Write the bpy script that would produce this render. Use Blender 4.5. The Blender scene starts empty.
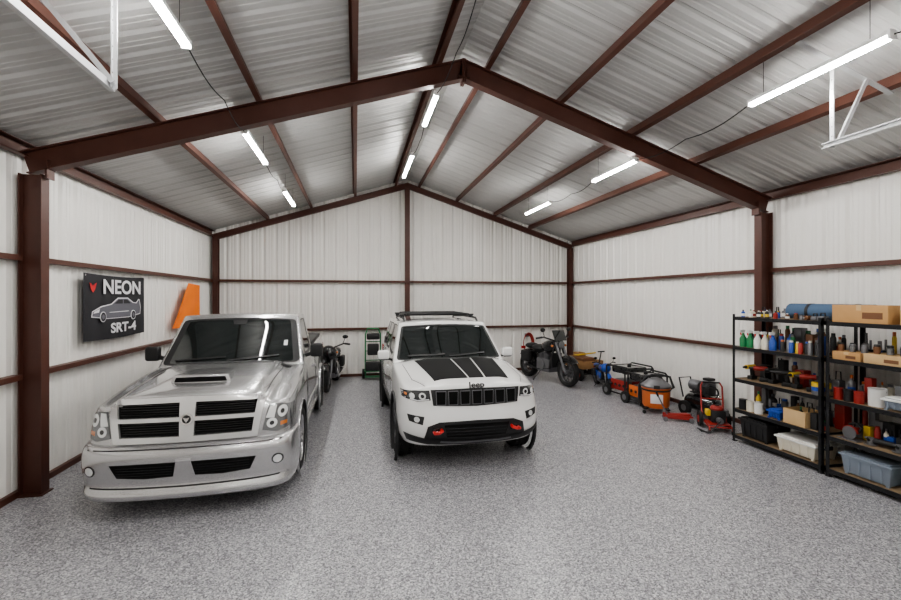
import bpy, bmesh, math, random
from mathutils import Vector, Matrix
from mathutils.bvhtree import BVHTree
random.seed(7)
V=Vector
# ------------------------------------------------------------------ materials
def mat(name,col,rough=.5,metal=0,coat=0,emis=None,es=0,var=0,vscale=6,bump=0,bscale=40,alpha=1,spec=None):
    m=bpy.data.materials.new(name); m.use_nodes=True
    nt=m.node_tree; p=nt.nodes['Principled BSDF']
    p.inputs['Base Color'].default_value=(*col,1); p.inputs['Roughness'].default_value=rough
    p.inputs['Metallic'].default_value=metal; p.inputs['Coat Weight'].default_value=coat
    p.inputs['Coat Roughness'].default_value=.06
    if spec is not None: p.inputs['Specular IOR Level'].default_value=spec
    if emis: p.inputs['Emission Color'].default_value=(*emis,1); p.inputs['Emission Strength'].default_value=es
    if alpha<1: p.inputs['Alpha'].default_value=alpha
    tc=nt.nodes.new('ShaderNodeTexCoord')
    if var>0:
        n=nt.nodes.new('ShaderNodeTexNoise'); n.inputs['Scale'].default_value=vscale; n.inputs['Detail'].default_value=5
        r=nt.nodes.new('ShaderNodeMapRange'); r.inputs['To Min'].default_value=1-var; r.inputs['To Max'].default_value=1+var
        mx=nt.nodes.new('ShaderNodeMix'); mx.data_type='RGBA'; mx.blend_type='MULTIPLY'; mx.inputs[0].default_value=1
        nt.links.new(tc.outputs['Object'],n.inputs['Vector']); nt.links.new(n.outputs['Fac'],r.inputs['Value'])
        mx.inputs[6].default_value=(*col,1); nt.links.new(r.outputs['Result'],mx.inputs[7])
        nt.links.new(mx.outputs[2],p.inputs['Base Color'])
    if bump>0:
        n=nt.nodes.new('ShaderNodeTexNoise'); n.inputs['Scale'].default_value=bscale
        b=nt.nodes.new('ShaderNodeBump'); b.inputs['Strength'].default_value=bump; b.inputs['Distance'].default_value=.01
        nt.links.new(tc.outputs['Object'],n.inputs['Vector']); nt.links.new(n.outputs['Fac'],b.inputs['Height'])
        nt.links.new(b.outputs['Normal'],p.inputs['Normal'])
    return m
def floor_mat():
    m=bpy.data.materials.new('epoxy_flake_floor'); m.use_nodes=True; nt=m.node_tree; p=nt.nodes['Principled BSDF']
    tc=nt.nodes.new('ShaderNodeTexCoord')
    v=nt.nodes.new('ShaderNodeTexVoronoi'); v.inputs['Scale'].default_value=92
    v2=nt.nodes.new('ShaderNodeTexVoronoi'); v2.inputs['Scale'].default_value=160
    r=nt.nodes.new('ShaderNodeValToRGB'); r.color_ramp.interpolation='CONSTANT'
    e=r.color_ramp.elements; e[0].position=0; e[0].color=(.035,.035,.045,1); e[1].position=.22; e[1].color=(.17,.165,.185,1)
    for pos,c in ((.44,(.31,.305,.325)),(.66,(.46,.455,.475)),(.88,(.72,.715,.72))):
        q=e.new(pos); q.color=(*c,1)
    r2=nt.nodes.new('ShaderNodeValToRGB'); r2.color_ramp.elements[0].color=(.10,.10,.11,1); r2.color_ramp.elements[1].color=(.62,.615,.635,1)
    s=nt.nodes.new('ShaderNodeSeparateColor'); s2=nt.nodes.new('ShaderNodeSeparateColor')
    mx=nt.nodes.new('ShaderNodeMix'); mx.data_type='RGBA'; mx.inputs[0].default_value=.35
    for vv in (v,v2): nt.links.new(tc.outputs['Object'],vv.inputs['Vector'])
    nt.links.new(v.outputs['Color'],s.inputs[0]); nt.links.new(s.outputs[0],r.inputs[0])
    nt.links.new(v2.outputs['Color'],s2.inputs[0]); nt.links.new(s2.outputs[1],r2.inputs[0])
    nt.links.new(r.outputs[0],mx.inputs[6]); nt.links.new(r2.outputs[0],mx.inputs[7])
    nt.links.new(mx.outputs[2],p.inputs['Base Color'])
    p.inputs['Roughness'].default_value=.42; p.inputs['Coat Weight'].default_value=.3; p.inputs['Coat Roughness'].default_value=.25
    return m
M={}
M['wall']=mat('wall_panel_white',(.80,.785,.75),.34,0,var=.05,vscale=1.2)
M['roof']=mat('roof_panel_galvalume',(.50,.50,.49),.42,.3,var=.12,vscale=1.0)
M['steel']=mat('red_oxide_steel',(.078,.028,.019),.42,0,var=.2,vscale=5)
M['girt']=mat('red_oxide_girt',(.085,.031,.020),.45,0,var=.15,vscale=5)
M['galv']=mat('galvanized_steel',(.55,.56,.57),.4,.6,var=.08,vscale=20)
M['floor']=floor_mat()
M['silver']=mat('silver_car_paint',(.56,.56,.565),.27,.78,coat=1)
M['trimsilver']=mat('bright_silver_trim',(.74,.74,.74),.2,.6,coat=1)
M['white']=mat('white_car_paint',(.84,.84,.83),.25,0,coat=1)
M['blackplastic']=mat('black_plastic',(.018,.018,.019),.5,0,var=.1)
M['blackgloss']=mat('black_gloss',(.01,.01,.011),.12,0,coat=.6)
M['matteblack']=mat('matte_black_vinyl',(.012,.012,.012),.75,spec=.2)
M['mesh']=mat('grille_mesh',(.006,.006,.006),.8,spec=.2,bump=.8,bscale=160)
M['glass']=mat('tinted_glass',(.014,.018,.018),.04,0,coat=.5)
M['rubber']=mat('tyre_rubber',(.016,.016,.016),.75,bump=.3,bscale=60)
M['rim']=mat('wheel_alloy',(.45,.45,.46),.25,.9)
M['darkrim']=mat('dark_wheel_alloy',(.12,.12,.125),.3,.8)
M['chrome']=mat('chrome',(.8,.8,.8),.1,1)
M['lens']=mat('headlight_lens',(.78,.80,.80),.08,.2,coat=1)
M['lensdark']=mat('headlight_housing',(.04,.042,.045),.1,.2,coat=1)
M['lensgrey']=mat('headlight_reflector',(.20,.205,.21),.12,.5,coat=1)
M['amber']=mat('amber_lens',(.6,.2,.05),.15,coat=1)
M['red']=mat('red_paint',(.60,.025,.02),.35,coat=.4)
M['dred']=mat('dark_red_paint',(.30,.025,.018),.45)
M['redlens']=mat('red_lens',(.4,.01,.01),.15,coat=1)
M['orange']=mat('orange_plastic',(.60,.15,.035),.45,var=.1)
M['flag']=mat('orange_cloth',(.85,.20,.02),.8,var=.15,vscale=3)
M['green']=mat('green_paint',(.02,.20,.07),.4)
M['blue']=mat('blue_plastic',(.025,.08,.36),.4)
M['teal']=mat('slate_blue_fabric',(.07,.12,.20),.8,var=.15)
M['yellow']=mat('yellow_plastic',(.65,.45,.04),.4)
M['cream']=mat('cream_plastic',(.66,.62,.52),.5)
M['whitep']=mat('white_plastic',(.75,.75,.73),.45)
M['clear']=mat('frosted_clear_plastic',(.30,.35,.42),.25,alpha=.65)
M['card']=mat('cardboard',(.48,.28,.12),.85,var=.12,vscale=8)
M['card2']=mat('cardboard_light',(.55,.38,.20),.85,var=.12,vscale=8)
M['wood']=mat('wood_plank',(.34,.19,.08),.7,var=.25,vscale=9)
M['grey']=mat('grey_metal',(.20,.20,.21),.4,.6,var=.15)
M['shelf']=mat('shelf_black_steel',(.018,.018,.02),.4,.3)
M['mdf']=mat('particle_board',(.24,.17,.10),.8,var=.2,vscale=30)
M['led']=mat('led_tube',(1,1,1),.5,emis=(1,.98,.95),es=155)
M['fixture']=mat('fixture_white',(.8,.8,.8),.4)
M['wire']=mat('black_cable',(.01,.01,.01),.6)
M['banner']=mat('banner_black',(.018,.018,.022),.65,var=.2,vscale=2)
M['bannerw']=mat('banner_print_white',(.72,.72,.74),.6)
M['bannerr']=mat('banner_print_red',(.6,.03,.03),.6)
M['bannerg']=mat('banner_print_grey',(.12,.12,.14),.6)
M['brown']=mat('brown_leather',(.16,.07,.03),.55)

# ------------------------------------------------------------------ builder
def bake(o):
    bpy.context.view_layer.update()
    dg=bpy.context.evaluated_depsgraph_get()
    me=bpy.data.meshes.new_from_object(o.evaluated_get(dg))
    old=o.data; o.modifiers.clear(); o.data=me; bpy.data.meshes.remove(old)
def frame(d,up=None):
    d=d.normalized()
    if up is None: up=V((0,0,1)) if abs(d.z)<.95 else V((0,1,0))
    s=d.cross(up).normalized(); u=s.cross(d).normalized()
    return s,u
class B:
    def __init__(s,name): s.bm=bmesh.new(); s.name=name; s.mats=[]
    def mi(s,m):
        m=M[m] if isinstance(m,str) else m
        if m not in s.mats: s.mats.append(m)
        return s.mats.index(m)
    def add(s,vs,fs,m,X=None):
        k=s.mi(m); bv=[s.bm.verts.new((X@V(v)) if X else v) for v in vs]
        for f in fs:
            try: q=s.bm.faces.new([bv[i] for i in f]); q.material_index=k
            except ValueError: pass
        return s
    def merge(s,t,m,X=None):
        t.verts.ensure_lookup_table(); t.verts.index_update()
        s.add([v.co.copy() for v in t.verts],[[v.index for v in f.verts] for f in t.faces],m,X); t.free(); return s
    def box(s,c,size,m,rot=None,bev=0,seg=2,taper=None):
        t=bmesh.new(); bmesh.ops.create_cube(t,size=1)
        for v in t.verts:
            v.co=V((v.co.x*size[0],v.co.y*size[1],v.co.z*size[2]))
            if taper and v.co.z<0: v.co.x*=taper; v.co.y*=taper
        if bev>0: bmesh.ops.bevel(t,geom=list(t.edges),offset=bev,segments=seg,profile=.6,affect='EDGES')
        X=Matrix.Translation(c)
        if rot: X=X@Matrix.Rotation(rot[2],4,'Z')@Matrix.Rotation(rot[1],4,'Y')@Matrix.Rotation(rot[0],4,'X')
        return s.merge(t,m,X)
    def lohi(s,lo,hi,m,bev=0):
        return s.box([(a+b)/2 for a,b in zip(lo,hi)],[abs(b-a) for a,b in zip(lo,hi)],m,bev=bev)
    def beam(s,p0,p1,w,h,m,up=None,off=(0,0)):
        p0=V(p0);p1=V(p1); a,u=frame(p1-p0,V(up) if up else None)
        vs=[]
        for p in (p0,p1):
            for i,j in ((-1,-1),(1,-1),(1,1),(-1,1)): vs.append(p+a*(i*w/2+off[0])+u*(j*h/2+off[1]))
        return s.add(vs,[(0,1,2,3),(7,6,5,4),(0,4,5,1),(1,5,6,2),(2,6,7,3),(3,7,4,0)],m)
    def ibeam(s,p0,p1,w,h,m,up=None,t=.014):
        s.beam(p0,p1,t,h-2*t,m,up); s.beam(p0,p1,w,t,m,up,(0,h/2-t/2)); s.beam(p0,p1,w,t,m,up,(0,-h/2+t/2)); return s
    def cbeam(s,p0,p1,w,h,m,up=None,t=.008,side=1):
        s.beam(p0,p1,t,h-2*t,m,up,(side*(w/2-t/2),0)); s.beam(p0,p1,w,t,m,up,(0,h/2-t/2)); s.beam(p0,p1,w,t,m,up,(0,-h/2+t/2)); return s
    def cyl(s,p0,p1,r,m,r1=None,seg=16,caps=True):
        r1=r if r1 is None else r1; p0=V(p0);p1=V(p1); a,u=frame(p1-p0); vs=[]
        for p,q in ((p0,r),(p1,r1)):
            for i in range(seg):
                t=2*math.pi*i/seg; vs.append(p+a*(q*math.cos(t))+u*(q*math.sin(t)))
        fs=[(i,(i+1)%seg,seg+(i+1)%seg,seg+i) for i in range(seg)]
        if caps: fs+= [tuple(range(seg))[::-1],tuple(range(seg,2*seg))]
        return s.add(vs,fs,m)
    def lathe(s,prof,m,X=None,seg=24,arc=None):
        vs=[];n=len(prof); full=arc is None
        k=seg if full else seg+1
        for i in range(k):
            t=2*math.pi*i/seg if full else arc[0]+(arc[1]-arc[0])*i/seg
            for r,z in prof: vs.append((r*math.cos(t),r*math.sin(t),z))
        fs=[]
        for i in range(seg):
            i2=(i+1)%k
            for j in range(n-1): fs.append((i*n+j,i2*n+j,i2*n+j+1,i*n+j+1))
        return s.add(vs,fs,m,X)
    def tube(s,pts,r,m,seg=8,closed=False):
        pts=[V(p) for p in pts]; n=len(pts); vs=[]; prev=None
        for i,p in enumerate(pts):
            if closed: d=pts[(i+1)%n]-pts[i-1]
            else: d=pts[min(i+1,n-1)]-pts[max(i-1,0)]
            d.normalize()
            if prev is None: a,u=frame(d)
            else:
                u=prev-d*prev.dot(d)
                if u.length<1e-4: a,u=frame(d)
                u.normalize(); a=d.cross(u)
            prev=u
            rr=r[i] if isinstance(r,(list,tuple)) else r
            for k in range(seg):
                t=2*math.pi*k/seg; vs.append(p+a*(rr*math.cos(t))+u*(rr*math.sin(t)))
        fs=[]
        for i in range(n if closed else n-1):
            j=(i+1)%n
            for k in range(seg): k2=(k+1)%seg; fs.append((i*seg+k,i*seg+k2,j*seg+k2,j*seg+k))
        if not closed: fs+=[tuple(range(seg))[::-1],tuple(range((n-1)*seg,n*seg))]
        return s.add(vs,fs,m)
    def ell(s,c,r,m,seg=16,X=None):
        t=bmesh.new(); bmesh.ops.create_uvsphere(t,u_segments=seg,v_segments=seg//2+2,radius=1)
        Y=Matrix.Translation(c)
        if X: Y=Y@X
        return s.merge(t,m,Y@Matrix.Diagonal((*r,1)))
    def text(s,txt,size,X,m,ext=.002,sx=1,bold=0):
        cu=bpy.data.curves.new('t','FONT'); cu.body=txt; cu.size=size; cu.extrude=ext; cu.offset=bold; cu.align_x='CENTER'; cu.align_y='CENTER'
        o=bpy.data.objects.new('t',cu); bpy.context.collection.objects.link(o); bpy.context.view_layer.update()
        me=bpy.data.meshes.new_from_object(o.evaluated_get(bpy.context.evaluated_depsgraph_get()))
        s.add([v.co.copy() for v in me.vertices],[list(p.vertices) for p in me.polygons],m,X@Matrix.Diagonal((sx,1,1,1)))
        bpy.data.objects.remove(o); bpy.data.curves.remove(cu); bpy.data.meshes.remove(me); return s
    def patch(s,bvhs,top,bot,m,axis='f',off=.006,depth=.03,nu=12,nv=4):
        def rs(pl,t):
            x=t*(len(pl)-1); i=min(int(x),len(pl)-2); f=x-i
            return (pl[i][0]*(1-f)+pl[i+1][0]*f, pl[i][1]*(1-f)+pl[i+1][1]*f)
        D={'f':V((0,1,0)),'b':V((0,-1,0)),'t':V((0,0,-1)),'r':V((-1,0,0)),'l':V((1,0,0))}[axis]
        fr=[];bk=[];last=None
        for j in range(nv+1):
            for i in range(nu+1):
                a=rs(top,i/nu); b=rs(bot,i/nu); t=j/nv; p=(a[0]*(1-t)+b[0]*t,a[1]*(1-t)+b[1]*t)
                if axis=='f': o=V((p[0],-3,p[1]))
                elif axis=='b': o=V((p[0],9,p[1]))
                elif axis=='t': o=V((p[0],p[1],4))
                elif axis=='r': o=V((4,p[0],p[1]))
                else: o=V((-4,p[0],p[1]))
                best=None
                for bv in bvhs:
                    h=bv.ray_cast(o,D)
                    if h[0] is not None and (best is None or h[3]<best): best=h[3]
                if best is None: best=last if last is not None else 3.2
                last=best
                q=o+D*best; fr.append(q-D*off); bk.append(q+D*(depth-off))
        N=(nu+1)*(nv+1); w=nu+1
        fs=[(j*w+i,j*w+i+1,(j+1)*w+i+1,(j+1)*w+i) for j in range(nv) for i in range(nu)]
        ring=[i for i in range(w)]+[j*w+nu for j in range(1,nv+1)]+[nv*w+i for i in range(nu-1,-1,-1)]+[j*w for j in range(nv-1,0,-1)]
        fs+=[(ring[k],ring[(k+1)%len(ring)],N+ring[(k+1)%len(ring)],N+ring[k]) for k in range(len(ring))]
        return s.add(fr+bk,fs,m)
    def disc(s,bvhs,cx,cz,r,m,axis='f',off=.01,depth=.03,sx=1):
        n=12
        tp=[(cx-math.cos(math.pi*i/n)*r*sx,cz+math.sin(math.pi*i/n)*r) for i in range(n+1)]
        bt=[(cx-math.cos(math.pi*i/n)*r*sx,cz-math.sin(math.pi*i/n)*r) for i in range(n+1)]
        return s.patch(bvhs,tp,bt,m,axis,off,depth,n,4)
    def seam(s,bvhs,pts,m='blackplastic',w=.008,axis='r',off=.002):
        for a,b in zip(pts[:-1],pts[1:]):
            d=V((b[0]-a[0],b[1]-a[1])).normalized(); n=V((-d.y,d.x))*w/2
            s.patch(bvhs,[(a[0]+n.x,a[1]+n.y),(b[0]+n.x,b[1]+n.y)],[(a[0]-n.x,a[1]-n.y),(b[0]-n.x,b[1]-n.y)],m,axis,off,.01,max(2,int((V(a)-V(b)).length/.08)),1)
        return s
    def fin(s,parent=None,loc=None,rotz=0,ang=35,mods=None,recalc=True,scale=None):
        if recalc: bmesh.ops.recalc_face_normals(s.bm,faces=list(s.bm.faces))
        me=bpy.data.meshes.new(s.name); s.bm.to_mesh(me); s.bm.free()
        for m in s.mats: me.materials.append(m)
        o=bpy.data.objects.new(s.name,me); bpy.context.collection.objects.link(o)
        if parent: o.parent=parent
        if loc: o.location=loc
        if scale: o.scale=(scale,)*3
        o.rotation_euler[2]=rotz
        for p in me.polygons: p.use_smooth=True
        me.set_sharp_from_angle(angle=math.radians(ang))
        return o
def empty(name,loc,rotz=0):
    e=bpy.data.objects.new(name,None); e.location=loc; e.rotation_euler[2]=rotz; e.empty_display_size=.2
    bpy.context.collection.objects.link(e); return e
def sst(a,b,x):
    t=max(0,min(1,(x-a)/(b-a))); return t*t*(3-2*t)
def lerp(a,b,t): return a+(b-a)*t
def interp(tab,x):
    if x<=tab[0][0]: return tab[0][1]
    for (a,p),(b,q) in zip(tab[:-1],tab[1:]):
        if x<=b: return p+(q-p)*(x-a)/(b-a)
    return tab[-1][1]
def boxgrid(name,us,vs,ws,fn,mats,matfn=None,sub=2,parent=None,inset=None):
    bm=bmesh.new(); P={}
    nu,nv,nw=len(us),len(vs),len(ws)
    def g(i,j,k):
        if (i,j,k) not in P: P[(i,j,k)]=bm.verts.new(fn(us[i],vs[j],ws[k]))
        return P[(i,j,k)]
    def f(side,q,c):
        fc=bm.faces.new([g(*a) for a in q])
        fc.material_index=matfn(side,*c) if matfn else 0
    for j in range(nv-1):
        for k in range(nw-1):
            cv=(vs[j]+vs[j+1])/2; cw=(ws[k]+ws[k+1])/2
            f('l',[(0,j,k),(0,j,k+1),(0,j+1,k+1),(0,j+1,k)],(us[0],cv,cw)); f('r',[(nu-1,j,k),(nu-1,j+1,k),(nu-1,j+1,k+1),(nu-1,j,k+1)],(us[-1],cv,cw))
    for i in range(nu-1):
        cu=(us[i]+us[i+1])/2
        for k in range(nw-1):
            cw=(ws[k]+ws[k+1])/2
            f('f',[(i,0,k),(i+1,0,k),(i+1,0,k+1),(i,0,k+1)],(cu,vs[0],cw)); f('b',[(i,nv-1,k),(i,nv-1,k+1),(i+1,nv-1,k+1),(i+1,nv-1,k)],(cu,vs[-1],cw))
        for j in range(nv-1):
            cv=(vs[j]+vs[j+1])/2
            f('bot',[(i,j,0),(i,j+1,0),(i+1,j+1,0),(i+1,j,0)],(cu,cv,ws[0])); f('t',[(i,j,nw-1),(i+1,j,nw-1),(i+1,j+1,nw-1),(i,j+1,nw-1)],(cu,cv,ws[-1]))
    bmesh.ops.recalc_face_normals(bm,faces=list(bm.faces))
    if inset:
        gi,si,th,dp=inset
        fs=[q for q in bm.faces if q.material_index==gi]
        r=bmesh.ops.inset_region(bm,faces=fs,thickness=th,depth=dp,use_even_offset=True)
        for q in r['faces']: q.material_index=si
    me=bpy.data.meshes.new(name); bm.to_mesh(me); bm.free()
    for m in mats: me.materials.append(M[m])
    o=bpy.data.objects.new(name,me); bpy.context.collection.objects.link(o)
    if parent: o.parent=parent
    for p in me.polygons: p.use_smooth=True
    if sub:
        md=o.modifiers.new('s','SUBSURF'); md.levels=sub; md.render_levels=sub; bake(o)
    return o
def cut(o,cyls,matidx):
    for (c0,c1,r) in cyls:
        b=B('cut'); 
        for m in o.data.materials: b.mats.append(m)
        b.cyl(c0,c1,r,o.data.materials[matidx],seg=48); c=b.fin()
        c.parent=o.parent
        md=o.modifiers.new('b','BOOLEAN'); md.operation='DIFFERENCE'; md.object=c; md.solver='EXACT'
        bake(o); me=c.data; bpy.data.objects.remove(c); bpy.data.meshes.remove(me)
    for p in o.data.polygons: p.use_smooth=True
    o.data.set_sharp_from_angle(angle=math.radians(32))
def bvh(o):
    return BVHTree.FromPolygons([v.co.copy() for v in o.data.vertices],[list(p.vertices) for p in o.data.polygons])

# ------------------------------------------------------------------ room shell
XL,XR,YF,YB=-3.66,6.56,-.95,12.32
RX=1.43; RZ=5.55; SL=.32
def roofz(x): return RZ-SL*abs(x-RX)
def ribs(a,b,pitch=.305):
    pts=[];x=a
    pr=[(0,0),(.035,.030),(.065,.030),(.10,0),(.155,0),(.163,.007),(.18,.007),(.188,0),(.223,0),(.231,.007),(.248,.007),(.256,0)]
    while x<b:
        for d,h in pr:
            if x+d<=b: pts.append((x+d,h))
        x+=pitch
    pts.append((b,0)); return pts
def wall(name,axis,pos,a,b,sgn,topf):
    bd=B(name); vs=[];fs=[]
    R=ribs(a,b)
    if axis=='x':
        R.append((RX,0.0)); R=sorted(set(R))
    for q,h in R:
        for z in (0,topf(q)):
            vs.append((pos+sgn*h,q,z) if axis=='y' else (q,pos+sgn*h,z))
    for i in range(len(R)-1): fs.append((2*i,2*i+2,2*i+3,2*i+1))
    bd.add(vs,fs,'wall'); return bd.fin(ang=15,recalc=False)
wall('wall_left','y',XL,YF,YB,-1,lambda q:roofz(XL))
wall('wall_right','y',XR,YF,YB,1,lambda q:roofz(XR))
wall('wall_back','x',YB,XL,XR,1,roofz)
wall('wall_front','x',YF,XL,XR,-1,roofz)
b=B('floor'); b.lohi((XL-.1,YF-.1,-.1),(XR+.1,YB+.1,0),'floor'); b.fin()
b=B('ceiling')
for sg,xe in ((-1,XL-.05),(1,XR+.05)):
    R=ribs(YF-.05,YB+.05); vs=[];fs=[]
    for y,h in R:
        for x in (RX,xe): vs.append((x,y,roofz(x)+h*.8))
    for i in range(len(R)-1): fs.append((2*i,2*i+2,2*i+3,2*i+1))
    b.add(vs,fs,'roof')
b.fin(ang=15,recalc=False)
for n,lo,hi in (('baseboard_left',(XL,YF,0),(XL+.05,YB,.07)),('baseboard_right',(XR-.05,YF,0),(XR,YB,.07)),('baseboard_back',(XL+.06,YB-.05,0),(XR-.06,YB,.07))):
    b=B(n); b.lohi(lo,hi,'girt'); b.fin()
b=B('door_1')
for i in range(6): b.lohi((-1.5,YF+.02,.02+i*.55),(4.4,YF+.07,.02+i*.55+.53),'fixture',bev=.01)
b.fin()
def rz(x): return 5.42-SL*abs(x-RX)
for yy in (5.73,):
    for side,xo in ((-1,-3.625),(1,6.525)):
        b=B('steel_column'); xi=xo+side*-.22
        xm=(xo+xi)/2
        b.ibeam((xm,yy,.012),(xm,yy,rz(xm)-.27),.13,.22,'steel',up=(1,0,0))
        b.box((xm,yy,.006),(.27,.19,.012),'steel')
        b.fin()
for k,yy in enumerate((5.73,YB-.12,YF+.15)):
    h=.25 if k==0 else .15
    b=B('roof_rafter' )
    for side in (-1,1):
        xe=-3.62 if side<0 else 6.52
        nrm=V((side*SL,0,1)).normalized()
        p0=V((RX,yy,rz(RX)))-nrm*h/2; p1=V((xe,yy,rz(xe)))-nrm*h/2
        b.ibeam(p0,p1,.13 if k==0 else .08,h,'steel',up=nrm)
        if k==0:
            b.beam(p1+V((-side*.22,0,.05)),p1+V((-side*.22,0,-.16)),.13,.02,'steel',up=(1,0,0))
            b.beam((RX+side*.012,yy,rz(RX)+.0),(RX+side*.012,yy,rz(RX)-.32),.14,.018,'steel',up=(1,0,0))
    b.fin()
for off in (.35,1.45,2.6,3.7):
    for side in (-1,1):
        x=RX+side*off; nrm=V((side*SL,0,1)).normalized()
        b=B('roof_purlin'); z=rz(x)+.062
        b.cbeam((x,YF+.02,z),(x,YB-.02,z),.065,.12,'girt',up=nrm,side=-side); b.fin()
for side,x in ((-1,-3.6),(1,6.5)):
    b=B('eave_strut'); b.cbeam((x,YF+.02,rz(x)+.03),(x,YB-.02,rz(x)+.03),.09,.15,'girt',side=side); b.fin()
for z in (1.32,2.63):
    b=B('wall_girt'); 
    for y0,y1 in ((YF+.02,5.64),(5.82,YB-.02)): b.cbeam((XL+.05,y0,z),(XL+.05,y1,z),.1,.06,'girt',side=1)
    b.fin()
    b=B('wall_girt')
    for y0,y1 in ((YF+.02,5.64),(5.82,YB-.02)): b.cbeam((XR-.05,y0,z),(XR-.05,y1,z),.1,.06,'girt',side=-1)
    b.fin()
    b=B('wall_girt'); b.cbeam((XL+.2,YB-.05,z),(RX-.07,YB-.05,z),.1,.06,'girt'); b.cbeam((RX+.07,YB-.05,z),(XR-.2,YB-.05,z),.1,.06,'girt'); b.fin()
for x in (XL+.14,RX,XR-.12):
    b=B('wall_post'); b.ibeam((x,YB-.1,0),(x,YB-.1,rz(x)-.12),.13,.14,'steel',up=(0,1,0)); b.fin()
def track(name,x,z,yend,top2):
    b=B(name)
    b.cbeam((x,YF+.1,z),(x,yend,z),.035,.05,'galv')
    tz=roofz(x)-.14
    b.beam((x+.03,yend-.06,z-.03),(x+.03,yend-.06,tz),.034,.005,'galv',up=(1,0,0)); b.beam((x+.045,yend-.06,z-.03),(x+.045,yend-.06,tz),.005,.03,'galv',up=(1,0,0))
    x2=top2; tz2=roofz(x2)-.14
    b.beam((x+.05,yend-.1,z),(x2,yend-.1,tz2),.034,.005,'galv',up=(0,1,0)); b.beam((x+.05,yend-.08,z),(x2,yend-.08,tz2),.005,.025,'galv',up=(0,1,0))
    n=V(((1 if x>RX else -1)*SL,0,1))
    b.beam((x-.4,yend-.08,roofz(x-.4)-.14),(x+.75,yend-.08,roofz(x+.75)-.14),.05,.01,'galv',up=n)
    for k in range(7):
        b.cyl((x+.03,yend-.066,z+.08+k*.09),(x+.03,yend-.058,z+.08+k*.09),.006,'wire',seg=8)
    b.fin()
track('garage_door_track',-1.66,3.66,3.46,-2.10)
track('garage_door_track',4.43,3.66,3.33,4.85)
# ------------------------------------------------------------------ LED lights
def led(x,y0,y1,z):
    b=B('led_strip_light')
    b.lohi((x-.035,y0,z+.012),(x+.035,y1,z+.05),'fixture',bev=.006)
    b.lohi((x-.028,y0+.02,z-.018),(x+.028,y1-.02,z+.012),'led',bev=.008)
    for y in (y0,y1): b.box((x,y,z+.015),(.075,.02,.075),'fixture',bev=.005)
    for y in (y0+.15,y1-.15): b.cyl((x,y,z+.05),(x,y,min(roofz(x)-.0,z+.5)),.0025,'wire',seg=6)
    b.fin()
def cable(pts,r=.006):
    b=B('power_cable'); P=[V(p) for p in pts]; out=[]
    for i in range(len(P)-1):
        a,c=P[i],P[i+1]
        for k in range(8):
            t=k/8; q=a.lerp(c,t); q.z-=math.sin(math.pi*t)*.12*(a-c).length*.5; out.append(q)
    out.append(P[-1]); b.tube(out,r,'wire',6); b.fin()
for x,z,segs in ((-1.37,4.28,((-.6,.7),(2.75,3.98),(5.9,7.2),(9.0,10.4))),(1.10,5.0,((-.6,.7),(2.5,3.8),(5.88,7.0),(8.5,10.1))),(4.12,4.25,((-.6,.7),(2.58,3.83),(5.75,6.95),(8.7,10.05)))):  # first tube per row and middle row's second: unseen, added for fill light
    for a,c in segs: led(x,a,c,z)
    for (a,c),(d,e) in zip(segs[:-1],segs[1:]):
        m=(c+d)/2
        cable([(x,c+.015,z+.01),(x+.03,m,z-.02 if x!=1.10 else z),(x,d-.015,z+.01)])

# ------------------------------------------------------------------ wheels
def wheel(name,parent,cx,cy,r,w,rimr,side,rm,spokes=5,double=True):
    b=B(name); X=Matrix.Translation((cx,cy,r))@Matrix.Rotation(math.pi/2*side,4,'Y')
    h=w/2
    prof=[(rimr,-h*.85),(rimr+.03,-h*.98),(r-.05,-h),(r-.015,-h*.86),(r,-h*.72),(r,-h*.3),(r-.008,-h*.28),(r-.008,-h*.2),(r,-h*.18),(r,h*.18),(r-.008,h*.2),(r-.008,h*.28),(r,h*.3),(r,h*.72),(r-.015,h*.86),(r-.05,h),(rimr+.03,h*.98),(rimr,h*.85)]
    b.lathe(prof,'rubber',X,40)
    b.lathe([(rimr,-h*.85),(rimr-.02,-h*.5),(rimr-.03,h*.4),(rimr-.012,h*.8),(rimr+.004,h*.9),(rimr+.004,h*.85)],rm,X,40)
    b.lathe([(0,h*.15),(rimr-.03,h*.1)],'blackplastic',X,24)
    b.lathe([(0,h*.80),(.045,h*.80),(.06,h*.72),(.075,h*.3)],rm,X,20)
    n=spokes
    for i in range(n):
        for dd in ((-.17,.17) if double else (0,)):
            t=2*math.pi*i/n+dd; c,s_=math.cos(t),math.sin(t)
            p0=X@V((.05*c,.05*s_,h*.62)); p1=X@V(((rimr-.012)*c,(rimr-.012)*s_,h*.68))
            b.beam(p0,p1,.035 if double else .07,.035,rm,up=(side,0,0))
    for i in range(40):
        t=2*math.pi*i/40
        for zz in (-.58,.58):
            p=X@V(((r-.001)*math.cos(t),(r-.001)*math.sin(t),h*zz)); q=X@V(((r-.001)*math.cos(t+.04),(r-.001)*math.sin(t+.04),h*(zz-.2 if zz>0 else zz+.2)))
            b.beam(p,q,.012,.006,'blackgloss',up=(p-V((cx,cy,r))).normalized())
    return b.fin(parent)
def Fbow(a,D,n): return D*(1-max(0,1-min(1,a)**n)**(1/n))

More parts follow.
